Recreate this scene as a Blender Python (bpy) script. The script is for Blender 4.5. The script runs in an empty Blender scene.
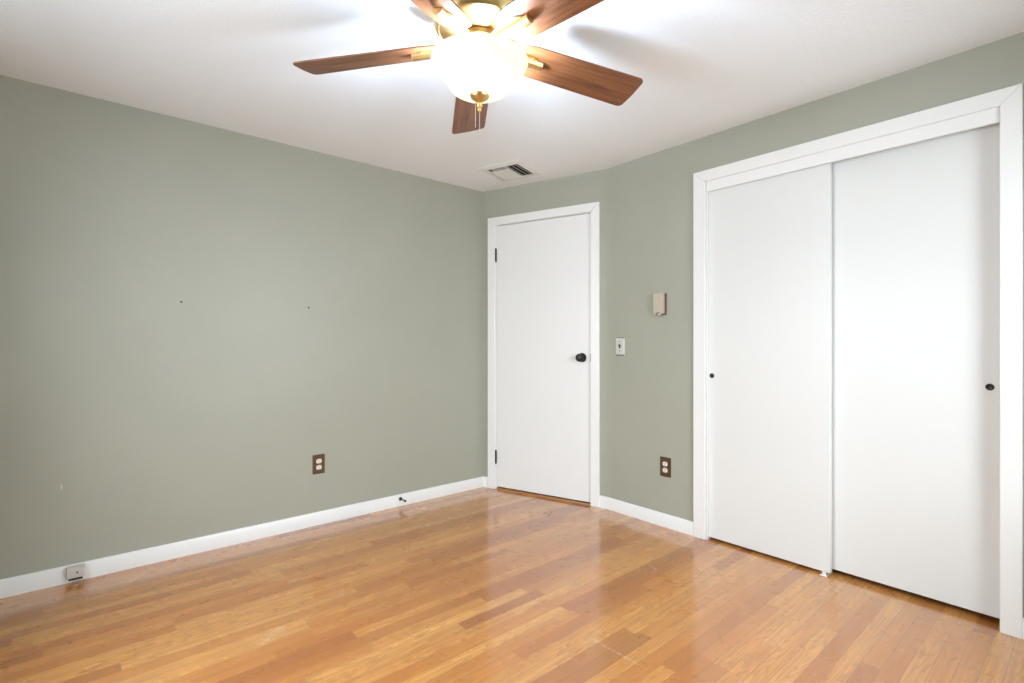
import bpy, bmesh, math, random
from mathutils import Vector, Matrix
random.seed(7)
SC = bpy.context.scene
COL = SC.collection
PI = math.pi

# ---------------------------------------------------------------- camera
EYE = 1.14
YAW = math.radians(49.4286)          # heading of the view, from +X towards +Y
cam_d = bpy.data.cameras.new('camera')
cam_d.sensor_width = 36.0
cam_d.lens = 508.71 / 1024 * 36.0
cam_d.shift_y = 1.512 / 1024
cam_d.clip_start = 0.02
cam = bpy.data.objects.new('camera', cam_d)
COL.objects.link(cam)
cam.location = (0, 0, EYE)
cam.rotation_euler = (PI / 2, 0, YAW - PI / 2)
SC.camera = cam

# ---------------------------------------------------------------- exposure
SC.view_settings.view_transform = 'Standard'
SC.view_settings.look = 'None'
SC.view_settings.gamma = 1.0
SC.view_settings.use_curve_mapping = False
SC.view_settings.exposure = 0.20
SC.cycles.use_denoising = True
SC.cycles.max_bounces = 14
SC.cycles.diffuse_bounces = 8
SC.cycles.glossy_bounces = 5
SC.cycles.transmission_bounces = 8
SC.cycles.sample_clamp_indirect = 6.0

# ---------------------------------------------------------------- room measures
X0, X1 = -0.64, 2.776                # wall with the side window, closet wall
Y0, Y1 = -0.38, 3.218                # wall behind the viewer, left wall
H = 2.34
T = 0.12                             # wall thickness
CA = Vector((2.4565, 3.218))         # corner of the left wall and the door wall
CB = Vector((2.776, 2.2545))         # bend of the door wall into the closet wall

# ---------------------------------------------------------------- world and daylight
w = bpy.data.worlds.new('sky')
SC.world = w
w.use_nodes = True
bg = w.node_tree.nodes['Background']
bg.inputs[0].default_value = (0.78, 0.88, 1.0, 1)
bg.inputs[1].default_value = 0.4


def daylight(name, loc, rot, sx, sy, energy, color):
    d = bpy.data.lights.new(name, 'AREA')
    d.shape = 'RECTANGLE'
    d.size, d.size_y = sx, sy
    d.energy = energy
    d.color = color
    o = bpy.data.objects.new(name, d)
    o.location, o.rotation_euler = loc, rot
    COL.objects.link(o)
    return o


# window openings: (centre along the wall, width, sill, head)
WIN_SIDE = (1.65, 1.50, 0.60, 1.98)  # in the wall at X0
WIN_FRONT = (1.70, 1.40, 0.60, 1.98) # in the wall at Y0
# the bright sky outside each window, high enough to shine down through it
daylight('daylight_side', (X0 - 0.9, WIN_SIDE[0], 1.95), (0, -math.radians(69), 0), 1.8, 2.4, 196.0, (0.93, 1.0, 1.06))
daylight('daylight_front', (WIN_FRONT[0], Y0 - 0.9, 1.75), (math.radians(75), 0, 0), 2.4, 1.8, 165.0, (0.90, 1.0, 1.07))
# added lamp outside the side window, aimed up to brighten the ceiling
daylight('ceiling_fill_side', (X0 - 0.7, WIN_SIDE[0], 0.45), (0, -math.radians(115), 0), 1.4, 2.4, 50.0, (0.84, 1.0, 1.16))
BULB = 900.0                        # radiance of the lamp's bulbs
BULB_COLOR = (0.76, 1.0, 1.32)
BOWL_GLOW = 0.25


# ================================================================ materials
def mat(name, color, rough=0.5, metal=0.0, spec=0.5):
    m = bpy.data.materials.new(name)
    m.use_nodes = True
    b = m.node_tree.nodes['Principled BSDF']
    b.inputs['Base Color'].default_value = (*color, 1)
    b.inputs['Roughness'].default_value = rough
    b.inputs['Metallic'].default_value = metal
    b.inputs['Specular IOR Level'].default_value = spec
    return m


class NT:
    """small helper to write node trees"""
    def __init__(s, m):
        s.t = m.node_tree
        s.b = s.t.nodes['Principled BSDF']

    def n(s, typ, **kw):
        nd = s.t.nodes.new(typ)
        for k, v in kw.items():
            setattr(nd, k, v)
        return nd

    def set(s, sock, v):
        if isinstance(v, bpy.types.NodeSocket):
            s.t.links.new(v, sock)
        elif isinstance(v, (tuple, list)) and len(v) == 3 and sock.type == 'RGBA':
            sock.default_value = (*v, 1)
        else:
            sock.default_value = v

    def math(s, op, a, b=None, c=None, clamp=False):
        nd = s.n('ShaderNodeMath', operation=op, use_clamp=clamp)
        for i, v in enumerate((a, b, c)):
            if v is not None:
                s.set(nd.inputs[i], v)
        return nd.outputs[0]

    def comb(s, x, y, z):
        nd = s.n('ShaderNodeCombineXYZ')
        for i, v in enumerate((x, y, z)):
            s.set(nd.inputs[i], v)
        return nd.outputs[0]

    def sep(s, v):
        nd = s.n('ShaderNodeSeparateXYZ')
        s.set(nd.inputs[0], v)
        return nd.outputs

    def noise(s, vec, scale, detail=2.0, rough=0.5, dist=0.0, dim='3D'):
        nd = s.n('ShaderNodeTexNoise', noise_dimensions=dim)
        s.set(nd.inputs['Vector'], vec)
        for k, v in (('Scale', scale), ('Detail', detail), ('Roughness', rough), ('Distortion', dist)):
            nd.inputs[k].default_value = v
        return nd.outputs[0]

    def white(s, vec):
        nd = s.n('ShaderNodeTexWhiteNoise', noise_dimensions='3D')
        s.set(nd.inputs['Vector'], vec)
        return nd.outputs

    def ramp(s, f, stops, interp='LINEAR'):
        nd = s.n('ShaderNodeValToRGB')
        nd.color_ramp.interpolation = interp
        e = nd.color_ramp.elements
        while len(e) < len(stops):
            e.new(0.5)
        for el, (p, c) in zip(e, stops):
            el.position = p
            el.color = (*c, 1) if len(c) == 3 else c
        s.set(nd.inputs[0], f)
        return nd.outputs[0]

    def mix(s, f, a, b, mode='MIX'):
        nd = s.n('ShaderNodeMix', data_type='RGBA', blend_type=mode)
        s.set(nd.inputs[0], f)
        s.set(nd.inputs[6], a)
        s.set(nd.inputs[7], b)
        return nd.outputs[2]

    def rng(s, v, a, b, c=0.0, d=1.0, smooth=False):
        nd = s.n('ShaderNodeMapRange', interpolation_type='SMOOTHSTEP' if smooth else 'LINEAR')
        for i, q in enumerate((v, a, b, c, d)):
            s.set(nd.inputs[i], q)
        return nd.outputs[0]

    def bump(s, h, strength, dist):
        nd = s.n('ShaderNodeBump')
        nd.inputs['Strength'].default_value = strength
        nd.inputs['Distance'].default_value = dist
        s.set(nd.inputs['Height'], h)
        s.t.links.new(nd.outputs[0], s.b.inputs['Normal'])

    def pos(s):
        return s.n('ShaderNodeNewGeometry').outputs['Position']

    def obj(s):
        return s.n('ShaderNodeTexCoord').outputs['Object']


def wall_paint():
    m = mat('sage_paint', (0.40, 0.405, 0.335), 0.42, 0, 0.5)
    k = NT(m)
    p = k.pos()
    v = k.noise(p, 3.0, 3, 0.5)
    c = k.ramp(v, [(0.3, (0.368, 0.375, 0.309)), (0.7, (0.386, 0.392, 0.324))])
    # a small chip in the paint of the left wall
    x, y, z = k.sep(p)
    dx = k.math('ABSOLUTE', k.math('SUBTRACT', x, -0.0537))
    dz = k.math('ABSOLUTE', k.math('SUBTRACT', z, 0.457))
    chip = k.math('MULTIPLY', k.rng(dx, 0.0016, 0.0040, 1, 0), k.rng(dz, 0.008, 0.015, 1, 0))
    c = k.mix(k.math('MULTIPLY', chip, 0.55), c, (0.75, 0.74, 0.68))
    k.set(k.b.inputs['Base Color'], c)
    k.bump(k.noise(p, 260.0, 2, 0.5), 0.06, 0.002)
    return m


def ceiling_paint():
    m = mat('ceiling_paint', (0.885, 0.90, 0.905), 0.75, 0, 0.3)
    k = NT(m)
    h = k.noise(k.pos(), 80.0, 3, 0.65)
    k.bump(h, 0.5, 0.005)
    return m


def white_paint(name, rough=0.32, col=(0.83, 0.83, 0.815)):
    m = mat(name, col, rough, 0, 0.5)
    k = NT(m)
    k.bump(k.noise(k.pos(), 30.0, 3, 0.55), 0.03, 0.004)
    return m


def oak_floor():
    m = mat('oak_strip_floor', (0.5, 0.3, 0.12), 0.3, 0, 0.30)
    k = NT(m)
    p = k.pos()
    x, y, z = k.sep(p)
    W = 0.0572
    yr = k.math('DIVIDE', k.math('ADD', y, 10.013), W)
    row = k.math('FLOOR', yr)
    fy = k.math('FRACT', yr)
    r1 = k.white(k.comb(row, 3.1, 0.0))[0]
    r2 = k.white(k.comb(row, 7.7, 2.0))[0]
    L = k.math('ADD', 0.55, k.math('MULTIPLY', r1, 0.75))
    xs = k.math('DIVIDE', k.math('ADD', k.math('ADD', x, 20.0), k.math('MULTIPLY', r2, 3.0)), L)
    # uneven board lengths inside a row
    xs = k.math('ADD', xs, k.math('MULTIPLY', 0.22, k.math('SINE', k.math('MULTIPLY', xs, 2.3))))
    col = k.math('FLOOR', xs)
    fx = k.math('FRACT', xs)
    idv = k.comb(row, col, 1.0)
    wn = k.white(idv)
    rnd = wn[0]
    rc = k.sep(wn[1])
    # board tone
    tone = k.ramp(rnd, [(0.0, (0.315, 0.090, 0.014)), (0.18, (0.430, 0.142, 0.023)),
                        (0.44, (0.550, 0.205, 0.037)), (0.72, (0.645, 0.270, 0.055)),
                        (1.0, (0.745, 0.355, 0.088))])
    # streaky grain along the board
    gx = k.math('ADD', k.math('MULTIPLY', x, 1.3), k.math('MULTIPLY', rc[0], 90.0))
    gy = k.math('ADD', k.math('MULTIPLY', y, 75.0), k.math('MULTIPLY', rc[1], 70.0))
    g1 = k.noise(k.comb(gx, gy, rc[2]), 1.0, 4, 0.62)
    # cathedral figure: contour lines of a stretched noise
    cx = k.math('ADD', k.math('MULTIPLY', x, 1.9), k.math('MULTIPLY', rc[1], 50.0))
    cyy = k.math('ADD', k.math('MULTIPLY', y, 17.0), k.math('MULTIPLY', rc[2], 40.0))
    n2 = k.noise(k.comb(cx, cyy, k.math('MULTIPLY', rnd, 9.0)), 1.0, 1.5, 0.5)
    ring = k.math('FRACT', k.math('MULTIPLY', n2, 14.0))
    ring = k.rng(ring, 0.0, 0.85, 1.0, 0.0)
    ring = k.math('POWER', ring, 2.2)
    figured = k.rng(rc[0], 0.35, 0.75, 0.12, 1.0)
    ring = k.math('MULTIPLY', ring, figured)
    # fine pores
    px = k.math('MULTIPLY', x, 4.5)
    py = k.math('MULTIPLY', y, 420.0)
    pores = k.rng(k.noise(k.comb(px, py, 0.0), 1.0, 2, 0.6), 0.54, 0.72, 0.0, 1.0)
    c = k.mix(k.rng(g1, 0.36, 0.70, 0.0, 0.72), tone, (0.350, 0.130, 0.032))
    c = k.mix(k.math('MULTIPLY', ring, 0.68), c, (0.300, 0.115, 0.034))
    c = k.mix(k.math('MULTIPLY', pores, 0.34), c, (0.250, 0.092, 0.028))
    # broad pale patches
    big = k.noise(k.comb(k.math('MULTIPLY', x, 1.3), k.math('MULTIPLY', y, 2.2), 4.0), 1.0, 2, 0.5)
    c = k.mix(k.rng(big, 0.45, 0.75, 0.0, 0.22), c, (0.68, 0.40, 0.16))
    # small knots and dark flecks
    kn = k.n('ShaderNodeTexVoronoi')
    k.set(kn.inputs['Vector'], k.comb(k.math('MULTIPLY', x, 1.6), k.math('MULTIPLY', y, 3.2), 0.0))
    kn.inputs['Scale'].default_value = 1.0
    c = k.mix(k.rng(kn.outputs['Distance'], 0.006, 0.018, 0.35, 0.0), c, (0.13, 0.05, 0.022))
    # worn pale scuffs in the finish
    def scuff(ax, ay, bx, by, r, amt, c):
        d = Vector((bx - ax, by - ay)); ln = d.length; d.normalize()
        u = k.math('ADD', k.math('MULTIPLY', k.math('SUBTRACT', x, ax), d.x), k.math('MULTIPLY', k.math('SUBTRACT', y, ay), d.y))
        v = k.math('ADD', k.math('MULTIPLY', k.math('SUBTRACT', x, ax), -d.y), k.math('MULTIPLY', k.math('SUBTRACT', y, ay), d.x))
        uc = k.math('MINIMUM', k.math('MAXIMUM', u, 0.0), ln)
        du = k.math('SUBTRACT', u, uc)
        dist = k.math('SQRT', k.math('ADD', k.math('MULTIPLY', du, du), k.math('MULTIPLY', v, v)))
        br = k.rng(k.noise(p, 55.0, 3, 0.7), 0.42, 0.62, 0.0, 1.0)
        f = k.math('MULTIPLY', k.math('MULTIPLY', k.rng(dist, r * 0.2, r, 1.0, 0.0, True), br), amt)
        return k.mix(f, c, (0.80, 0.66, 0.46))
    c = scuff(1.508, 1.288, 1.514, 1.085, 0.010, 0.40, c)
    c = scuff(0.614, 2.134, 0.540, 2.095, 0.040, 0.32, c)
    # seams
    seam_y = k.math('MAXIMUM', k.rng(fy, 0.0, 0.030, 1, 0), k.rng(fy, 0.970, 1.0, 0, 1))
    lx = k.math('MULTIPLY', fx, L)
    seam_x = k.rng(lx, 0.0, 0.0022, 1, 0)
    seam = k.math('MAXIMUM', seam_y, seam_x)
    c = k.mix(k.math('MULTIPLY', seam, 0.75), c, (0.12, 0.048, 0.018))
    k.set(k.b.inputs['Base Color'], c)
    k.set(k.b.inputs['Roughness'], k.rng(k.noise(p, 9.0, 3, 0.6), 0.3, 0.7, 0.24, 0.34))
    k.b.inputs['Coat Weight'].default_value = 1.0
    k.b.inputs['Coat Roughness'].default_value = 0.13
    k.b.inputs['Coat IOR'].default_value = 1.65
    hgt = k.math('SUBTRACT', k.math('MULTIPLY', k.noise(k.comb(k.math('MULTIPLY', x, 5), k.math('MULTIPLY', y, 16), 0), 1.0, 2, 0.5), 0.5), k.math('MULTIPLY', seam, 0.5))
    k.bump(hgt, 0.05, 0.004)
    return m


def blade_wood():
    m = mat('cherry_blade', (0.2, 0.075, 0.035), 0.38, 0, 0.5)
    k = NT(m)
    x, y, z = k.sep(k.obj())
    v = k.noise(k.comb(k.math('MULTIPLY', x, 3.0), k.math('MULTIPLY', y, 60.0), 0.3), 1.0, 4, 0.6, 0.4)
    c = k.ramp(v, [(0.28, (0.105, 0.034, 0.013)), (0.5, (0.205, 0.072, 0.026)), (0.72, (0.290, 0.115, 0.042))])
    kn = k.noise(k.comb(k.math('MULTIPLY', x, 9.0), k.math('MULTIPLY', y, 30.0), 2.0), 1.0, 1, 0.5)
    c = k.mix(k.rng(kn, 0.62, 0.78, 0.0, 0.6), c, (0.055, 0.020, 0.011))
    k.set(k.b.inputs['Base Color'], c)
    return m


M_WALL = wall_paint()
M_CEIL = ceiling_paint()
M_TRIM = white_paint('white_trim_paint', 0.28)
M_DOOR = white_paint('white_door_paint', 0.42, (0.80, 0.80, 0.79))
M_SLIDE = white_paint('closet_door_paint', 0.42, (0.735, 0.74, 0.725))
M_FLOOR = oak_floor()
M_BLADE = blade_wood()
M_BRASS = mat('polished_brass', (0.78, 0.56, 0.25), 0.30, 1.0)
M_BRASS_D = mat('antique_brass', (0.52, 0.33, 0.13), 0.38, 1.0)
M_BRONZE = mat('dark_bronze', (0.022, 0.021, 0.019), 0.34, 0.35)
M_BROWN = mat('brown_metal_plate', (0.135, 0.080, 0.042), 0.33, 0.55)
M_STEEL = mat('brushed_steel', (0.80, 0.79, 0.76), 0.34, 0.6)
M_IVORY = mat('ivory_plastic', (0.78, 0.75, 0.68), 0.40)
M_BEIGE = mat('beige_plastic', (0.52, 0.45, 0.35), 0.5)
M_PUTTY = mat('putty_plastic', (0.56, 0.53, 0.48), 0.5)
M_GREY = mat('grey_metal', (0.25, 0.25, 0.25), 0.4, 0.5)
M_TAN = mat('tan_matte', (0.36, 0.25, 0.16), 0.5)
M_BLACK = mat('black_void', (0.008, 0.008, 0.008), 0.7)
M_VENT = mat('white_vent_enamel', (0.80, 0.79, 0.75), 0.4)
M_CHAIN = mat('pull_chain_metal', (0.72, 0.66, 0.56), 0.35, 0.8)
M_THRESH = mat('oak_threshold', (0.34, 0.16, 0.055), 0.35)


def glow_glass():
    m = bpy.data.materials.new('alabaster_glass')
    m.use_nodes = True
    t = m.node_tree
    t.nodes.clear()
    out = t.nodes.new('ShaderNodeOutputMaterial')
    tr = t.nodes.new('ShaderNodeBsdfTranslucent'); tr.inputs[0].default_value = (0.46, 0.40, 0.285, 1)
    df = t.nodes.new('ShaderNodeBsdfDiffuse'); df.inputs[0].default_value = (0.90, 0.88, 0.80, 1)
    gl = t.nodes.new('ShaderNodeBsdfGlossy'); gl.inputs['Roughness'].default_value = 0.15
    em = t.nodes.new('ShaderNodeEmission'); em.inputs[0].default_value = (1.0, 0.90, 0.70, 1); em.inputs[1].default_value = BOWL_GLOW
    a = t.nodes.new('ShaderNodeMixShader'); a.inputs[0].default_value = 0.35
    t.links.new(tr.outputs[0], a.inputs[1]); t.links.new(df.outputs[0], a.inputs[2])
    b = t.nodes.new('ShaderNodeMixShader'); b.inputs[0].default_value = 0.04
    t.links.new(a.outputs[0], b.inputs[1]); t.links.new(gl.outputs[0], b.inputs[2])
    c = t.nodes.new('ShaderNodeAddShader')
    t.links.new(b.outputs[0], c.inputs[0]); t.links.new(em.outputs[0], c.inputs[1])
    t.links.new(c.outputs[0], out.inputs[0])
    return m


def bulb_mat():
    m = mat('lit_bulb', (1, 1, 1), 0.5)
    b = m.node_tree.nodes['Principled BSDF']
    b.inputs['Emission Color'].default_value = (*BULB_COLOR, 1)
    b.inputs['Emission Strength'].default_value = BULB
    return m


def pane_mat():
    m = bpy.data.materials.new('window_glass')
    m.use_nodes = True
    t = m.node_tree
    t.nodes.clear()
    out = t.nodes.new('ShaderNodeOutputMaterial')
    tr = t.nodes.new('ShaderNodeBsdfTransparent')
    gl = t.nodes.new('ShaderNodeBsdfGlossy'); gl.inputs['Roughness'].default_value = 0.02
    mx = t.nodes.new('ShaderNodeMixShader'); mx.inputs[0].default_value = 0.06
    t.links.new(tr.outputs[0], mx.inputs[1]); t.links.new(gl.outputs[0], mx.inputs[2])
    t.links.new(mx.outputs[0], out.inputs[0])
    return m


M_GLOW, M_BULB, M_PANE = glow_glass(), bulb_mat(), pane_mat()


# ================================================================ mesh helpers
def add_box(bm, a, b, mtx=None):
    vs = [bm.verts.new((x, y, z)) for x in (a[0], b[0]) for y in (a[1], b[1]) for z in (a[2], b[2])]
    for q in ((0, 1, 3, 2), (4, 6, 7, 5), (0, 4, 5, 1), (2, 3, 7, 6), (0, 2, 6, 4), (1, 5, 7, 3)):
        bm.faces.new([vs[i] for i in q])
    if mtx is not None:
        bmesh.ops.transform(bm, matrix=mtx, verts=vs)
    return vs


def add_prism(bm, pts, d):
    """closed polygon pts (3-D, planar) pushed along vector d"""
    d = Vector(d)
    a = [bm.verts.new(p) for p in pts]
    b = [bm.verts.new(Vector(p) + d) for p in pts]
    n = len(pts)
    bm.faces.new(a)
    bm.faces.new(b[::-1])
    for i in range(n):
        j = (i + 1) % n
        bm.faces.new((a[i], b[i], b[j], a[j]))
    return a + b


def add_lathe(bm, prof, seg=40, mtx=None, closed=False):
    """profile of (r, z) turned about z"""
    rings = []
    new = []
    for r, z in prof:
        if r < 1e-6:
            v = bm.verts.new((0, 0, z)); rings.append([v]); new.append(v)
        else:
            ring = [bm.verts.new((r * math.cos(2 * PI * i / seg), r * math.sin(2 * PI * i / seg), z)) for i in range(seg)]
            rings.append(ring); new += ring
    pairs = list(zip(rings, rings[1:]))
    if closed:
        pairs.append((rings[-1], rings[0]))
    for a, b in pairs:
        for i in range(seg):
            j = (i + 1) % seg
            if len(a) == 1 and len(b) == 1:
                continue
            if len(a) == 1:
                bm.faces.new((a[0], b[j], b[i]))
            elif len(b) == 1:
                bm.faces.new((a[i], a[j], b[0]))
            else:
                bm.faces.new((a[i], a[j], b[j], b[i]))
    if mtx is not None:
        bmesh.ops.transform(bm, matrix=mtx, verts=new)
    return new


def obj(name, bm, m, parent=None, smooth=False, bevel=0.0, seg=2, angle=40):
    bmesh.ops.recalc_face_normals(bm, faces=bm.faces)
    me = bpy.data.meshes.new(name)
    bm.to_mesh(me)
    bm.free()
    for q in (m if isinstance(m, (list, tuple)) else [m]):
        me.materials.append(q)
    o = bpy.data.objects.new(name, me)
    COL.objects.link(o)
    if parent is not None:
        o.parent = parent
    if bevel:
        b = o.modifiers.new('bevel', 'BEVEL')
        b.width, b.segments, b.limit_method, b.angle_limit = bevel, seg, 'ANGLE', math.radians(35)
    if smooth:
        for f in me.polygons:
            f.use_smooth = True
        me.set_sharp_from_angle(angle=math.radians(angle))
    return o


def tag(o, label, cat, group=None, kind=None):
    o['label'], o['category'] = label, cat
    if group:
        o['group'] = group
    if kind:
        o['kind'] = kind
    return o


def thing(name, label, cat, mtx=None, group=None):
    o = bpy.data.objects.new(name, None)
    o.empty_display_size = 0.05
    COL.objects.link(o)
    if mtx is not None:
        o.matrix_world = mtx
    return tag(o, label, cat, group)


def struct(o, label, cat):
    return tag(o, label, cat, kind='structure')


def facing(origin, normal):
    """frame on a wall: local x to the right along the wall, y up, z out of the wall"""
    z = Vector(normal).normalized()
    y = Vector((0, 0, 1))
    x = y.cross(z)
    m = Matrix((x, y, z)).transposed().to_4x4()
    m.translation = Vector(origin)
    return m


def rounded(hx, hy, r, n=5, cx=0, cy=0):
    pts = []
    for sx, sy, a0 in ((1, 1, 0), (-1, 1, 90), (-1, -1, 180), (1, -1, 270)):
        for i in range(n + 1):
            a = math.radians(a0 + 90 * i / n)
            pts.append((cx + sx * (hx - r) + r * math.cos(a), cy + sy * (hy - r) + r * math.sin(a)))
    return pts


# ================================================================ room shell
bm = bmesh.new()
add_box(bm, (X0 - T, Y0 - T, -0.10), (X1 + 0.85, Y1 + T, 0.0))
struct(obj('floor', bm, M_FLOOR), 'glossy honey oak strip floor running along the left wall', 'floor')

bm = bmesh.new()
add_box(bm, (X0 - T, Y0 - T, H), (X1 + 0.85, Y1 + T, H + 0.10))
struct(obj('ceiling', bm, M_CEIL), 'white lightly textured ceiling above the room', 'ceiling')

bm = bmesh.new()
add_box(bm, (X0 - T, Y1, 0), (CA.x + 0.25, Y1 + T, H))
struct(obj('wall_left', bm, M_WALL), 'sage green wall on the left, bare but for two nails', 'wall')

# door wall, turned about 19 degrees from the closet wall
AD = (CB - CA).normalized()
AN = Vector((AD.y, -AD.x))            # candidate normal
if AN.dot(Vector((1, 1)) - CA) < 0:
    AN = -AN                          # into the room


def onwall(u, out, z):
    p = CA + AD * u + AN * out
    return Vector((p.x, p.y, z))


U_JL, U_JR, Z_DJ = 0.112, 0.915, 2.060   # door opening in the wall
R_B = 0.07
bm = bmesh.new()


def wall_piece(u0, u1, z0, z1):
    add_prism(bm, [onwall(u0, 0, z0), onwall(u1, 0, z0), onwall(u1, -T, z0), onwall(u0, -T, z0)], (0, 0, z1 - z0))


UL = (CB - CA).length
wall_piece(0.0, U_JL, 0, H)
wall_piece(U_JR, UL - R_B, 0, H)
wall_piece(U_JL, U_JR, Z_DJ, H)
struct(obj('wall_back', bm, M_WALL), 'short sage green wall around the white bedroom door', 'wall')

# closet wall with its opening; the bend is a soft rounded corner
YO0, YO1, ZO = 0.272, 1.508, 2.075
bm = bmesh.new()
P0 = onwall(UL - R_B, 0, 0)
P2 = Vector((X1, CB.y - R_B, 0))
P1 = Vector((CB.x, CB.y, 0))
arc = []
for i in range(9):
    t = i / 8
    arc.append(P0 * (1 - t) ** 2 + P1 * 2 * t * (1 - t) + P2 * t * t)
back0 = onwall(UL - R_B, -T, 0)
poly = arc + [Vector((X1, YO1, 0)), Vector((X1 + T, YO1, 0)), Vector((X1 + T, CB.y, 0)), back0]
add_prism(bm, poly, (0, 0, H))
add_box(bm, (X1, YO0, ZO), (X1 + T, YO1, H))
add_box(bm, (X1, Y0 - T, 0), (X1 + T, YO0, H))
o = obj('wall_right', bm, M_WALL, smooth=True, angle=20)
struct(o, 'sage green wall around the white sliding closet doors', 'wall')

# closet interior shell
bm = bmesh.new()
add_box(bm, (X1 + 0.75, Y0 - T, 0), (X1 + 0.85, CB.y, H))
add_box(bm, (X1 + T, Y0 - T, 0), (X1 + 0.75, Y0, H))
add_box(bm, (X1 + T, CB.y - 0.1, 0), (X1 + 0.75, CB.y, H))
struct(obj('wall_closet', bm, M_DOOR), 'inside walls of the closet behind the sliding doors', 'wall')


def wall_with_window(name, along_x, win, label):
    c, ww, z0, z1 = win
    a, b = c - ww / 2, c + ww / 2
    bm = bmesh.new()
    if along_x:
        lo, hi = X0 - T, X1
        f = lambda p, q, r, s: add_box(bm, (p, Y0 - T, r), (q, Y0, s))
    else:
        lo, hi = Y0, Y1
        f = lambda p, q, r, s: add_box(bm, (X0 - T, p, r), (X0, q, s))
    f(lo, a, 0, H); f(b, hi, 0, H); f(a, b, 0, z0); f(a, b, z1, H)
    struct(obj(name, bm, M_WALL), label, 'wall')
    # double-hung window, out of view behind the camera
    m = Matrix.Translation((c, Y0, 0)) if along_x else Matrix.Translation((X0, c, 0)) @ Matrix.Rotation(-PI / 2, 4, 'Z')
    n = 'window_1' if along_x else 'window_2'
    bm = bmesh.new()
    h = ww / 2
    for p, q in (((-h, -T, z0), (-h + 0.04, 0, z1)), ((h - 0.04, -T, z0), (h, 0, z1)), ((-h, -T, z0), (h, 0, z0 + 0.04)), ((-h, -T, z1 - 0.04), (h, 0, z1))):
        add_box(bm, p, q)
    fr = obj(n, bm, M_TRIM)
    fr.matrix_world = m
    struct(fr, 'white double-hung window in the wall ' + ('behind the camera' if along_x else 'facing the closet'), 'window')
    zm = (z0 + z1) / 2
    for za, zb, d in ((z0 + 0.04, zm + 0.02, -0.05), (zm - 0.02, z1 - 0.04, -0.085)):
        bm = bmesh.new()
        i = h - 0.04
        for p, q in (((-i, d, za), (-i + 0.045, d + 0.03, zb)), ((i - 0.045, d, za), (i, d + 0.03, zb)), ((-i, d, za), (i, d + 0.03, za + 0.045)), ((-i, d, zb - 0.04), (i, d + 0.03, zb))):
            add_box(bm, p, q)
        s = obj('sash', bm, M_TRIM, fr)
        bm = bmesh.new()
        add_box(bm, (-i + 0.045, d + 0.013, za + 0.045), (i - 0.045, d + 0.017, zb - 0.04))
        obj('pane', bm, M_PANE, s)


wall_with_window('wall_front', True, WIN_FRONT, 'sage green wall behind the camera with a window')
wall_with_window('wall_side', False, WIN_SIDE, 'sage green wall facing the closet with a window')

# ---------------------------------------------------------------- baseboards
BH, BT = 0.081, 0.012


def base_profile(p, q, out):
    """baseboard from p to q (2-D), out = unit vector into the room"""
    prof = [(0, 0), (BT, 0), (BT, BH - 0.010), (BT - 0.004, BH - 0.002), (BT - 0.008, BH), (0, BH)]
    d = q - p
    pts = [Vector((p.x + out.x * a, p.y + out.y * a, z)) for a, z in prof]
    add_prism(bm, pts, (d.x, d.y, 0))


V2 = lambda a, b: Vector((a, b))
bm = bmesh.new()
base_profile(V2(X0, Y1), V2(CA.x + 0.002, Y1), V2(0, -1))
struct(obj('baseboard_left', bm, M_TRIM, smooth=True, angle=30), 'white baseboard along the foot of the left wall', 'baseboard')
bm = bmesh.new()
base_profile(CA + AD * 0.0, CA + AD * 0.046, AN)
base_profile(CA + AD * 0.975, CA + AD * (UL - 0.03), AN)
base_profile(CA + AD * (UL - 0.03), V2(X1, CB.y - 0.03), (AN + V2(-1, 0)).normalized())
base_profile(V2(X1, CB.y - 0.03), V2(X1, 1.575), V2(-1, 0))
base_profile(V2(X1, 0.21), V2(X1, Y0), V2(-1, 0))
struct(obj('baseboard_right', bm, M_TRIM, smooth=True, angle=30), 'white baseboard between the bedroom door and the closet', 'baseboard')
bm = bmesh.new()
base_profile(V2(X0, Y0), V2(X1, Y0), V2(0, 1))
struct(obj('baseboard_front', bm, M_TRIM), 'white baseboard under the window behind the camera', 'baseboard')
bm = bmesh.new()
base_profile(V2(X0, Y0), V2(X0, Y1), V2(1, 0))
struct(obj('baseboard_side', bm, M_TRIM), 'white baseboard under the window facing the closet', 'baseboard')


# ---------------------------------------------------------------- door and closet casings
def casing(name, P, lo, li, ro, ri, zi, zo, label, th=0.017, legs_bottom=0.0):
    """mitred flat casing; P(u, out, z) places a point; lo/li left outer and inner, ri/ro right"""
    bm = bmesh.new()
    g = 0.0004
    for quad in ([(lo, legs_bottom), (li, legs_bottom), (li, zi), (lo, zo - g)],
                 [(ri, legs_bottom), (ro, legs_bottom), (ro, zo - g), (ri, zi)],
                 [(lo + g, zo), (li + g, zi + g), (ri - g, zi + g), (ro - g, zo)]):
        front = [P(u, th, z) for u, z in quad]
        d = P(0, 0, 0) - P(0, th, 0)
        add_prism(bm, front, d)
    return struct(obj(name, bm, M_TRIM, bevel=0.003, seg=2), label, 'trim')


casing('trim_1', onwall, 0.051, 0.115, 0.980, 0.9145, 2.058, 2.120, 'flat white casing around the bedroom door')


def closet_p(v, out, z):
    return Vector((X1 - out, v, z))


casing('trim_2', closet_p, 1.582, 1.509, 0.209, 0.2725, 2.074, 2.139, 'wide white casing around the closet opening')

# door jamb (lining of the opening)
bm = bmesh.new()
for u0, u1, z0, z1 in ((U_JL, U_JL + 0.014, 0, Z_DJ), (U_JR - 0.003, U_JR, 0, Z_DJ), (U_JL + 0.014, U_JR - 0.003, 2.056, Z_DJ)):
    add_prism(bm, [onwall(u0, 0.003, z0), onwall(u1, 0.003, z0), onwall(u1, -T, z0), onwall(u0, -T, z0)], (0, 0, z1 - z0))
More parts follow.
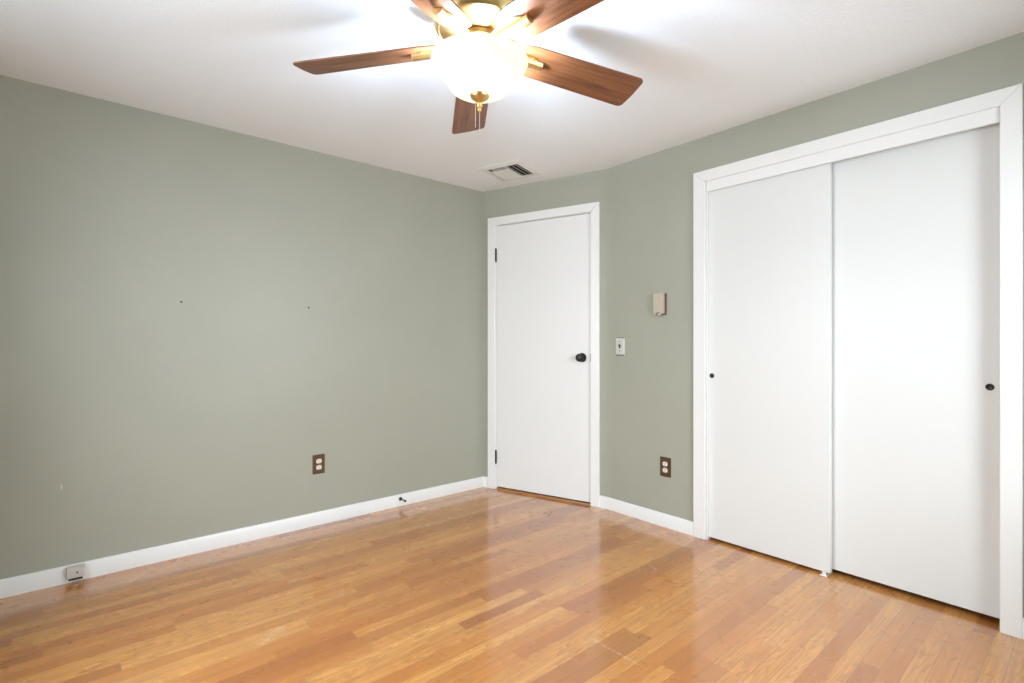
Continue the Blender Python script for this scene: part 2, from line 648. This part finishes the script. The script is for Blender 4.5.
# stop behind the leaf closes the view
add_prism(bm, [onwall(U_JL, -0.045, 0.0), onwall(U_JR, -0.045, 0.0), onwall(U_JR, -0.05, 0.0), onwall(U_JL, -0.05, 0.0)], (0, 0, Z_DJ))
struct(obj('trim_3', bm, M_TRIM), 'white jamb lining the bedroom doorway', 'trim')

# closet jamb, head lining and track fascia
bm = bmesh.new()
add_box(bm, (X1 - 0.002, YO1 - 0.004, 0), (X1 + T, YO1, ZO))
add_box(bm, (X1, YO0, 0), (X1 + T, YO0 + 0.001, ZO))
add_box(bm, (X1, YO0 + 0.001, ZO - 0.006), (X1 + T, YO1 - 0.004, ZO))
add_box(bm, (X1 - 0.004, YO0 + 0.002, 2.016), (X1 + 0.012, YO1 - 0.002, ZO))
struct(obj('trim_4', bm, M_TRIM, bevel=0.001), 'white jamb and track fascia inside the closet opening', 'trim')

# oak threshold under the bedroom door
bm = bmesh.new()
add_prism(bm, [onwall(U_JL + 0.014, 0.006, 0.0), onwall(U_JL + 0.014, 0.003, 0.010), onwall(U_JL + 0.014, -0.044, 0.012), onwall(U_JL + 0.014, -0.044, 0.0)],
          Vector((AD.x, AD.y, 0)) * (U_JR - U_JL - 0.018))
struct(obj('trim_5', bm, M_THRESH), 'brown oak threshold under the bedroom door', 'trim')

# ---------------------------------------------------------------- bedroom door
DL0, DL1, DZ0, DZ1 = 0.1285, 0.9095, 0.020, 2.052
bm = bmesh.new()
add_prism(bm, [onwall(DL0, 0.000, DZ0), onwall(DL1, 0.000, DZ0), onwall(DL1, -0.035, DZ0), onwall(DL0, -0.035, DZ0)], (0, 0, DZ1 - DZ0))
door = obj('door_1', bm, M_DOOR, bevel=0.0015)
struct(door, 'plain white flush bedroom door with a black knob and black hinges', 'door')

AN3 = Vector((AN.x, AN.y, 0))
K = facing(onwall(0.845, 0.0, 1.037), AN3)
bm = bmesh.new()
add_lathe(bm, [(0, 0.0), (0.033, 0.0), (0.033, 0.003), (0.029, 0.007), (0.014, 0.009), (0.012, 0.010), (0.012, 0.028), (0.017, 0.032), (0.0255, 0.038),
               (0.0285, 0.046), (0.0275, 0.054), (0.022, 0.060), (0.012, 0.063), (0, 0.0635)], 32, K)
obj('door_knob', bm, M_BRONZE, door, smooth=True, angle=50)['label'] = 'round black door knob'
for z0, z1 in ((1.775, 1.876), (0.200, 0.300)):
    bm = bmesh.new()
    b = onwall(0.1215, 0.005, 0)
    n = 5
    hh = (z1 - z0) / n
    for i in range(n):
        add_lathe(bm, [(0, z0 + i * hh + 0.0006), (0.0062, z0 + i * hh + 0.0006), (0.0062, z0 + (i + 1) * hh - 0.0006), (0, z0 + (i + 1) * hh - 0.0006)], 14,
                  Matrix.Translation((b.x, b.y, 0)))
    add_lathe(bm, [(0, z0 - 0.004), (0.004, z0 - 0.003), (0.0045, z1 + 0.003), (0, z1 + 0.005)], 12, Matrix.Translation((b.x, b.y, 0)))
    obj('hinge', bm, M_BRONZE, door, smooth=True, angle=40)['label'] = 'black barrel hinge'
bm = bmesh.new()
add_prism(bm, [onwall(0.9105, 0.0006, 1.008), onwall(0.9138, 0.0180, 1.008), onwall(0.9185, 0.0180, 1.008), onwall(0.9185, 0.0168, 1.008), onwall(0.9144, 0.0166, 1.008), onwall(0.9115, 0.0, 1.008)], (0, 0, 0.057))
obj('latch_plate', bm, M_GREY, door)['label'] = 'grey metal latch lip at the door edge'

# ---------------------------------------------------------------- closet sliding doors


def sliding(name, x, th, ya, yb, z0, z1, pull_y, pull_z, label):
    bm = bmesh.new()
    add_box(bm, (x, ya, z0), (x + th, yb, z1))
    d = obj(name, bm, M_SLIDE, bevel=0.002)
    struct(d, label, 'door')
    bm = bmesh.new()
    add_lathe(bm, [(0, 0.0008), (0.0085, 0.0008), (0.0100, 0.0022), (0.0125, 0.0026), (0.0140, 0.0014), (0.0142, -0.002), (0, -0.002)], 28,
              facing((x, pull_y, pull_z), (-1, 0, 0)))
    obj('finger_pull', bm, [M_BRONZE], d, smooth=True, angle=60)['label'] = 'small round dark finger pull'
    return d


sliding('door_2', X1 + 0.018, 0.032, 0.8770, YO1 - 0.0045, 0.014, 2.05, 1.484, 0.951, 'left white sliding closet door, in front of the other')
sliding('door_3', X1 + 0.060, 0.032, YO0 + 0.0015, 0.945, 0.024, 2.05, 0.309, 0.960, 'right white sliding closet door, set back behind the other')

# floor guide between the sliding doors
g = thing('floor_guide', 'small metal floor guide under the meeting edge of the closet doors', 'door guide', Matrix.Translation((X1 + 0.045, 0.90, 0.0)))
bm = bmesh.new()
add_box(bm, (-0.045, -0.016, 0.0), (0.054, 0.016, 0.003))
obj('base_plate', bm, M_STEEL, g, bevel=0.0008)
for xx in (-0.0345, 0.0085, 0.0500):
    bm = bmesh.new()
    add_prism(bm, [(xx, -0.010, 0.003), (xx, 0.010, 0.003), (xx, 0.008, 0.018), (xx, 0.004, 0.022), (xx, -0.004, 0.022), (xx, -0.008, 0.018)], (0.002, 0, 0))
    obj('fin', bm, M_IVORY, g)

# ================================================================ fixtures on the walls


def outlet(mtx, label):
    t = thing('electrical_outlet', label, 'outlet', mtx, 'brown wall outlets')
    bm = bmesh.new()
    hx, hy = 0.0375, 0.060
    a = [bm.verts.new((x, y, 0.0)) for x, y in rounded(hx, hy, 0.003, 3)]
    b = [bm.verts.new((x, y, 0.003)) for x, y in rounded(hx, hy, 0.003, 3)]
    c = [bm.verts.new((x, y, 0.0062)) for x, y in rounded(hx - 0.005, hy - 0.005, 0.003, 3)]
    n = len(a)
    for p, q in ((a, b), (b, c)):
        for i in range(n):
            bm.faces.new((p[i], p[(i + 1) % n], q[(i + 1) % n], q[i]))
    bm.faces.new(c); bm.faces.new(a[::-1])
    obj('cover_plate', bm, M_BROWN, t)
    for s in (1, -1):
        bm = bmesh.new()
        pts = []
        for i in range(32):
            an = 2 * PI * i / 32
            pts.append((0.0172 * math.cos(an), max(-0.0135, min(0.0135, 0.0172 * math.sin(an))) + s * 0.0195, 0.0058))
        add_prism(bm, pts, (0, 0, 0.0026))
        r = obj('receptacle', bm, M_IVORY, t, bevel=0.0008)
        r['label'] = 'ivory receptacle face'
        bm = bmesh.new()
        for q, hh in ((-0.0064, 0.0042), (0.0064, 0.0034)):
            add_box(bm, (q - 0.0011, s * 0.0195 + 0.002 - hh + 0.002, 0.0082), (q + 0.0011, s * 0.0195 + 0.002 + hh + 0.002, 0.0087))
        add_lathe(bm, [(0, 0.0082), (0.0024, 0.0082), (0.0024, 0.0087), (0, 0.0087)], 14, Matrix.Translation((0, s * 0.0195 - 0.0075, 0)))
        obj('slots', bm, M_BLACK, r)
    bm = bmesh.new()
    add_lathe(bm, [(0, 0.0060), (0.0032, 0.0060), (0.0028, 0.0074), (0, 0.0078)], 16)
    obj('screw', bm, M_BRASS_D, t, smooth=True)
    return t


outlet(facing((1.1555, Y1, 0.3800), (0, -1, 0)), 'brown electrical outlet low on the left wall')
outlet(facing((X1, 1.7765, 0.3715), (-1, 0, 0)), 'brown electrical outlet low on the wall between the doors')

# light switch
t = thing('light_switch', 'brushed metal toggle light switch beside the bedroom door', 'light switch', facing((X1, 2.1230, 1.1175), (-1, 0, 0)))
bm = bmesh.new()
hx, hy = 0.0360, 0.0590
rings = []
for ex, zz in ((0, 0.0), (0, 0.0025), (0.006, 0.0068), (0.0075, 0.007)):
    rings.append([bm.verts.new((x, y, zz)) for x, y in rounded(hx - ex, hy - ex, 0.004, 3)])
for p, q in zip(rings, rings[1:]):
    for i in range(len(p)):
        bm.faces.new((p[i], p[(i + 1) % len(p)], q[(i + 1) % len(p)], q[i]))
bm.faces.new(rings[-1]); bm.faces.new(rings[0][::-1])
obj('cover_plate', bm, M_STEEL, t)
bm = bmesh.new()
add_box(bm, (-0.0055, -0.0125, 0.0066), (0.0055, 0.0125, 0.0074))
slot = obj('toggle_slot', bm, M_BLACK, t)
bm = bmesh.new()
add_prism(bm, [(-0.0042, -0.004, 0.007), (-0.0042, 0.006, 0.007), (-0.0036, 0.0130, 0.0185), (-0.0036, 0.0075, 0.0195)], (0.0080, 0, 0))
obj('toggle', bm, M_BRONZE, t, bevel=0.0008)['label'] = 'dark toggle'
for s in (1, -1):
    bm = bmesh.new()
    add_lathe(bm, [(0, 0.0066), (0.0034, 0.0066), (0.0030, 0.0082), (0, 0.0086)], 16, Matrix.Translation((0, s * 0.0300, 0)))
    obj('screw', bm, M_BRONZE, t, smooth=True)
for s in (1, -1):
    bm = bmesh.new()
    add_box(bm, (-hx + 0.003, s * hy - 0.0024, 0.0006), (hx - 0.003, s * hy + 0.0010, 0.0046))
    obj('edge_band', bm, M_BROWN, t)['label'] = 'brown worn edge of the plate'

# thermostat
t = thing('thermostat', 'beige upright box thermostat with a notched bottom between the doors', 'thermostat', facing((X1, 1.8055, 1.3795), (-1, 0, 0)))
bm = bmesh.new()
add_prism(bm, [(-0.030, -0.066, 0), (0.036, -0.066, 0), (0.036, 0.068, 0), (-0.030, 0.068, 0)], (0, 0, 0.012))  # dark plate shifted right of the cover, building in the shadow there
obj('shadow_plate', bm, M_BROWN, t, bevel=0.002)['label'] = 'brown plate showing as the shadow beside the cover'
bm = bmesh.new()
add_prism(bm, [(-0.036, -0.058, 0.012), (-0.036, 0.070, 0.012), (0.030, 0.070, 0.012), (0.030, -0.058, 0.012),
               (0.012, -0.058, 0.012), (0.009, -0.049, 0.012), (-0.011, -0.049, 0.012), (-0.014, -0.058, 0.012)], (0, 0, 0.026))
obj('cover', bm, M_BEIGE, t, bevel=0.002)['label'] = 'beige cover'
bm = bmesh.new()
add_prism(bm, [(-0.010, -0.068, 0.014), (0.008, -0.068, 0.014), (0.010, -0.060, 0.014), (0.006, -0.052, 0.014), (-0.008, -0.052, 0.014), (-0.012, -0.060, 0.014)], (0, 0, 0.014))
obj('adjusting_lever', bm, M_PUTTY, t, bevel=0.001)['label'] = 'grey lever at the bottom'

# phone jack on the baseboard
t = thing('phone_jack', 'putty coloured surface jack box on the left baseboard', 'phone jack', facing((-0.003, Y1 - BT, 0.0515), (0, -1, 0)))
bm = bmesh.new()
add_box(bm, (-0.034, -0.028, 0), (0.034, 0.028, 0.008))
obj('base', bm, M_PUTTY, t, bevel=0.002)
bm = bmesh.new()
add_prism(bm, [(-0.0325, -0.0245, 0.008), (0.0325, -0.0245, 0.008), (0.0325, 0.0265, 0.008), (-0.0325, 0.0265, 0.008)], (0, 0, 0.024))
obj('cover', bm, M_PUTTY, t, bevel=0.003, seg=3)
bm = bmesh.new()
add_lathe(bm, [(0, 0.0318), (0.0035, 0.0318), (0.0040, 0.0328), (0.0030, 0.0334), (0, 0.0330)], 18, Matrix.Translation((0.006, 0.001, 0)))
obj('screw', bm, M_BLACK, t, smooth=True)['label'] = 'dark screw hole'
bm = bmesh.new()
add_box(bm, (-0.026, -0.0345, 0.003), (0.026, -0.0245, 0.028))  # black block stands in for the dark gap under the cover
obj('dark_gap', bm, M_BLACK, t, bevel=0.002)['label'] = 'black block for the dark gap under the box'

# small flat tan piece on the floor below the jack
bm = bmesh.new()
add_prism(bm, [(-0.014, -0.004, 0), (0.006, -0.006, 0), (0.014, 0.0, 0), (0.004, 0.006, 0), (-0.012, 0.004, 0)], (0, 0, 0.006))
o = obj('tan_piece', bm, M_TAN, bevel=0.0015)
o.location = (-0.004, 3.146, 0.0)
o.rotation_euler = (0, 0, 0.5)
tag(o, 'tiny tan clip on the floor below the jack box', 'piece')

# door stop
t = thing('door_stop', 'black rigid door stop sticking out of the left baseboard', 'door stop', facing((1.7197, Y1 - BT, 0.052), (0, -1, 0)))
bm = bmesh.new()
add_lathe(bm, [(0, 0), (0.0125, 0), (0.0125, 0.003), (0.009, 0.010), (0.0045, 0.014), (0.0040, 0.060), (0, 0.060)], 24)
obj('post', bm, M_BRONZE, t, smooth=True)
bm = bmesh.new()
add_lathe(bm, [(0, 0.058), (0.0068, 0.058), (0.0074, 0.064), (0.0070, 0.072), (0.004, 0.075), (0, 0.075)], 20)
obj('tip', bm, M_BLACK, t, smooth=True)['label'] = 'black rubber tip'

# nails in the left wall
for xn, lab in ((0.4255, 'dark nail in the left wall, the farther one from the bedroom door'),
                (1.0925, 'dark nail in the left wall, the nearer one to the bedroom door')):
    bm = bmesh.new()
    add_lathe(bm, [(0, 0), (0.0020, 0), (0.0020, 0.006), (0.0052, 0.0065), (0.0048, 0.009), (0, 0.0098)], 14, facing((xn, Y1, 1.359), (0, -1, 0)))
    tag(obj('nail', bm, M_BRONZE, smooth=True), lab, 'nail', 'nails in the left wall')

# ================================================================ ceiling vent
ang = math.atan2(AD.y, AD.x)
vm = Matrix.Translation((2.302, 2.702, H)) @ Matrix.Rotation(ang, 4, 'Z')   # local x along the door wall
t = thing('ceiling_vent', 'white square air vent in the ceiling near the bedroom door', 'vent', vm)
bm = bmesh.new()
O, I = 0.163, 0.122
for zz0, zz1, p in ((0, 0, 0),):
    so = [(-O, -O), (O, -O), (O, O), (-O, O)]
    si = [(-I, -I), (I, -I), (I, I), (-I, I)]
    lo = [bm.verts.new((x, y, 0)) for x, y in so]
    mo = [bm.verts.new((x, y, -0.003)) for x, y in so]
    mi = [bm.verts.new((x, y, -0.010)) for x, y in si]
    ti = [bm.verts.new((x, y, 0)) for x, y in si]
    for a, b in ((lo, mo), (mo, mi), (mi, ti), (ti, lo)):
        for i in range(4):
            bm.faces.new((a[i], a[(i + 1) % 4], b[(i + 1) % 4], b[i]))
obj('frame', bm, M_VENT, t)
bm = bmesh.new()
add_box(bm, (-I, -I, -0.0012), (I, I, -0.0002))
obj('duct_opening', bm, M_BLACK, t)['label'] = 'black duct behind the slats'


def slat(cx, cy, length, along_y, tilt, wd=0.016):
    bm = bmesh.new()
    add_box(bm, (-wd / 2, -length / 2, -0.0006), (wd / 2, length / 2, 0.0006))
    m = Matrix.Translation((cx, cy, -0.0072)) @ (Matrix.Identity(4) if along_y else Matrix.Rotation(PI / 2, 4, 'Z')) @ Matrix.Rotation(tilt, 4, 'Y')
    bmesh.ops.transform(bm, matrix=m, verts=bm.verts)
    obj('slat', bm, M_VENT, t)


def bank(n, x0, x1, y0, y1, along_y, tilt, wd):
    for i in range(n):
        f = (i + 0.5) / n
        if along_y:
            slat(x0 + (x1 - x0) * f, (y0 + y1) / 2, y1 - y0, True, tilt, wd)
        else:
            slat((x0 + x1) / 2, y0 + (y1 - y0) * f, x1 - x0, False, tilt, wd)


bank(6, -I + 0.002, 0.020, -I + 0.052, I, True, math.radians(-32), 0.0148)      # next to the left wall
bank(3, 0.026, I - 0.004, -I, I, True, math.radians(30), 0.0190)                # away from the left wall
bank(4, -I + 0.030, 0.020, -I, -I + 0.050, False, math.radians(-36), 0.0078)    # short bank at the head
bm = bmesh.new()
add_box(bm, (0.0215, -I, -0.0105), (0.0240, I, -0.002))
obj('divider', bm, M_VENT, t)

# ================================================================ ceiling fan
FX, FY = 1.0657, 1.4177
ZB = 1.0318 + EYE                     # blade plane at the hub
fan = thing('ceiling_fan', 'five-blade ceiling fan with cherry blades, brass motor and lit glass bowl', 'ceiling fan', Matrix.Translation((FX, FY, H)))
Z = lambda z: z + EYE - H             # heights above the eye -> fan coordinates

bm = bmesh.new()
add_lathe(bm, [(0, 0.0), (0.128, 0.0), (0.133, -0.006), (0.133, -0.030), (0.148, -0.042), (0.158, -0.060), (0.160, -0.090),
               (0.157, Z(1.095)), (0.150, Z(1.082)), (0.143, Z(1.078)), (0.139, Z(1.081)), (0.134, Z(1.079)),
               (0.110, Z(1.074)), (0.080, Z(1.069)), (0.058, Z(1.064)), (0, Z(1.064))], 64)
obj('motor_housing', bm, M_BRASS, fan, smooth=True, angle=30)
bm = bmesh.new()
add_lathe(bm, [(0, Z(1.064)), (0.060, Z(1.064)), (0.066, Z(1.058)), (0.066, Z(1.044)), (0.060, Z(1.036)), (0.050, Z(1.030)), (0, Z(1.030))], 48)
obj('flywheel', bm, M_BRASS_D, fan, smooth=True, angle=35)
bm = bmesh.new()
add_lathe(bm, [(0, Z(1.030)), (0.048, Z(1.030)), (0.050, Z(1.022)), (0.050, Z(0.992)), (0.044, Z(0.984)), (0.010, Z(0.980)), (0, Z(0.980))], 40)
obj('switch_housing', bm, M_BRASS, fan, smooth=True, angle=35)

# glass bowl
prof_out = [(0.1680, 0.979), (0.1680, 0.9735), (0.1640, 0.9630), (0.1560, 0.9510), (0.1440, 0.9380), (0.1300, 0.9270), (0.1180, 0.9195), (0.1130, 0.9150),
            (0.1135, 0.9100), (0.1130, 0.9020), (0.1080, 0.8915), (0.0970, 0.8800), (0.0790, 0.8700), (0.0560, 0.8630), (0.0300, 0.8598), (0.0080, 0.8590)]
th = 0.004
prof_in = [(max(r - th, 0.008), z + th * 0.9) for r, z in prof_out[::-1]]
prof_in[-1] = (0.1645, 0.979)
bm = bmesh.new()
add_lathe(bm, [(r, Z(z)) for r, z in prof_out + prof_in], 72, closed=True)
bowl = obj('glass_bowl', bm, M_GLOW, fan, smooth=True, angle=60)
bowl['label'] = 'glowing white glass bowl shade'
bm = bmesh.new()
add_lathe(bm, [(0, Z(0.985)), (0.004, Z(0.985)), (0.004, Z(0.858)), (0, Z(0.858))], 12)
obj('centre_rod', bm, M_BRASS, fan)
for i in range(3):
    a = 2 * PI * i / 3 + 0.5
    m = Matrix.Rotation(a, 4, 'Z')
    bm = bmesh.new()
    add_lathe(bm, [(0, 0), (0.015, 0), (0.015, 0.022), (0.010, 0.026), (0, 0.026)], 16, m @ Matrix.Translation((0.030, 0, Z(0.968))) @ Matrix.Rotation(PI * 0.62, 4, 'Y'))
    sock = obj('lamp_socket', bm, M_BRASS_D, fan, smooth=True)
    bm = bmesh.new()
    add_lathe(bm, [(0, 0.020), (0.011, 0.022), (0.018, 0.034), (0.022, 0.048), (0.018, 0.062), (0, 0.070)], 14,
              m @ Matrix.Translation((0.030, 0, Z(0.968))) @ Matrix.Rotation(PI * 0.62, 4, 'Y'))
    obj('bulb', bm, M_BULB, sock, smooth=True)['label'] = 'lit bulb'
bm = bmesh.new()
add_lathe(bm, [(0, Z(0.861)), (0.0335, Z(0.861)), (0.0340, Z(0.858)), (0.0290, Z(0.851)), (0.0190, Z(0.843)), (0.0100, Z(0.838)), (0.0058, Z(0.835)),
               (0.0065, Z(0.832)), (0.0100, Z(0.828)), (0.0108, Z(0.824)), (0.0080, Z(0.820)), (0.0050, Z(0.818)), (0.0072, Z(0.814)), (0.0076, Z(0.810)),
               (0.0050, Z(0.806)), (0, Z(0.805))], 32)
obj('finial', bm, M_BRASS, fan, smooth=True, angle=50)


def chain(px, py, za, zb):
    bm = bmesh.new()
    n = int((za - zb) / 0.0042)
    for i in range(n):
        zc = za - (i + 0.5) * 0.0042
        bmesh.ops.create_icosphere(bm, subdivisions=1, radius=0.0019, matrix=Matrix.Translation((px, py, Z(zc))))
    add_lathe(bm, [(0, Z(za)), (0.0008, Z(za)), (0.0008, Z(zb)), (0, Z(zb))], 6, Matrix.Translation((px, py, 0)))
    obj('pull_chain', bm, M_CHAIN, fan, smooth=True)


rx, ry = math.sin(YAW), -math.cos(YAW)   # a direction level with the ceiling, to the right in the photo
chain(0.0, 0.0, 0.806, 0.708)
chain(-0.0145 * rx, -0.0145 * ry, 0.852, 0.750)

# blades
PIT = math.radians(-14.615)
DROOP = math.radians(1.778)
A0 = math.radians(-14.2846)


def blade_outline():
    R, w1, w0, r0 = 0.6715, 0.0789, 0.0700, 0.128
    half = lambda r: w0 + (w1 - w0) * (r - 0.2) / 0.42 if r > 0.2 else w0 - (0.2 - r) * 0.10
    pts = []
    rc = 0.022
    # outer end with rounded corners, slightly bowed
    for i in range(7):
        a = PI / 2 * i / 6
        pts.append((R - rc + rc * math.sin(a), half(R) - rc + rc * math.cos(a)))
    pts.append((R + 0.003, 0.0))
    for i in range(7):
        a = PI / 2 * (6 - i) / 6
        pts.append((R - rc + rc * math.sin(a), -half(R) + rc - rc * math.cos(a)))
    for r in (0.45, 0.3, 0.2):
        pts.append((r, -half(r)))
    rc = 0.030
    for i in range(7):
        a = PI / 2 * i / 6
        pts.append((r0 + rc - rc * math.sin(a), -half(r0) + rc - rc * math.cos(a)))
    for i in range(7):
        a = PI / 2 * (6 - i) / 6
        pts.append((r0 + rc - rc * math.sin(a), half(r0) - rc + rc * math.cos(a)))
    for r in (0.2, 0.3, 0.45):
        pts.append((r, half(r)))
    return pts


def make_blade():
    bm = bmesh.new()
    add_prism(bm, [(x, y, 0) for x, y in blade_outline()], (0, 0, 0.006))
    b = obj('fan_blade', bm, M_BLADE, fan, bevel=0.0012)
    # half-round arm under the blade, from the flywheel to its end
    bm = bmesh.new()
    prof = [(-0.0175, 0.0), (-0.0175, -0.008), (-0.0120, -0.0165), (-0.004, -0.0200), (0.004, -0.0200), (0.0120, -0.0165), (0.0175, -0.008), (0.0175, 0.0)]
    add_prism(bm, [(0.052, y, z) for y, z in prof], (0.193, 0, 0))
    add_prism(bm, [(0.085, -0.020, -0.0035), (0.140, -0.034, -0.0035), (0.196, -0.030, -0.0035), (0.222, -0.019, -0.0035), (0.228, 0.0, -0.0035),
                   (0.222, 0.019, -0.0035), (0.196, 0.030, -0.0035), (0.140, 0.034, -0.0035), (0.085, 0.020, -0.0035)], (0, 0, 0.0034))
    br = obj('blade_bracket', bm, M_BRASS, b, bevel=0.0015)
    for px, py in ((0.150, 0.026), (0.150, -0.026), (0.205, 0.0225), (0.205, -0.0225)):
        bm = bmesh.new()
        add_lathe(bm, [(0, -0.0034), (0.0040, -0.0034), (0.0036, -0.0052), (0, -0.0060)], 12, Matrix.Translation((px, py, 0)))
        obj('screw', bm, M_BRASS_D, b, smooth=True)
    return b


def blade_matrix(k):
    return (Matrix.Translation((0, 0, Z(1.0318))) @ Matrix.Rotation(A0 + k * 2 * PI / 5, 4, 'Z') @ Matrix.Rotation(DROOP, 4, 'Y') @ Matrix.Rotation(PIT, 4, 'X'))


proto = make_blade()
proto.matrix_local = blade_matrix(0)
for k in range(1, 5):
    c = proto.copy()
    COL.objects.link(c)
    c.parent = fan
    c.matrix_local = blade_matrix(k)
    for ch in list(proto.children):
        d = ch.copy()
        COL.objects.link(d)
        d.parent = c
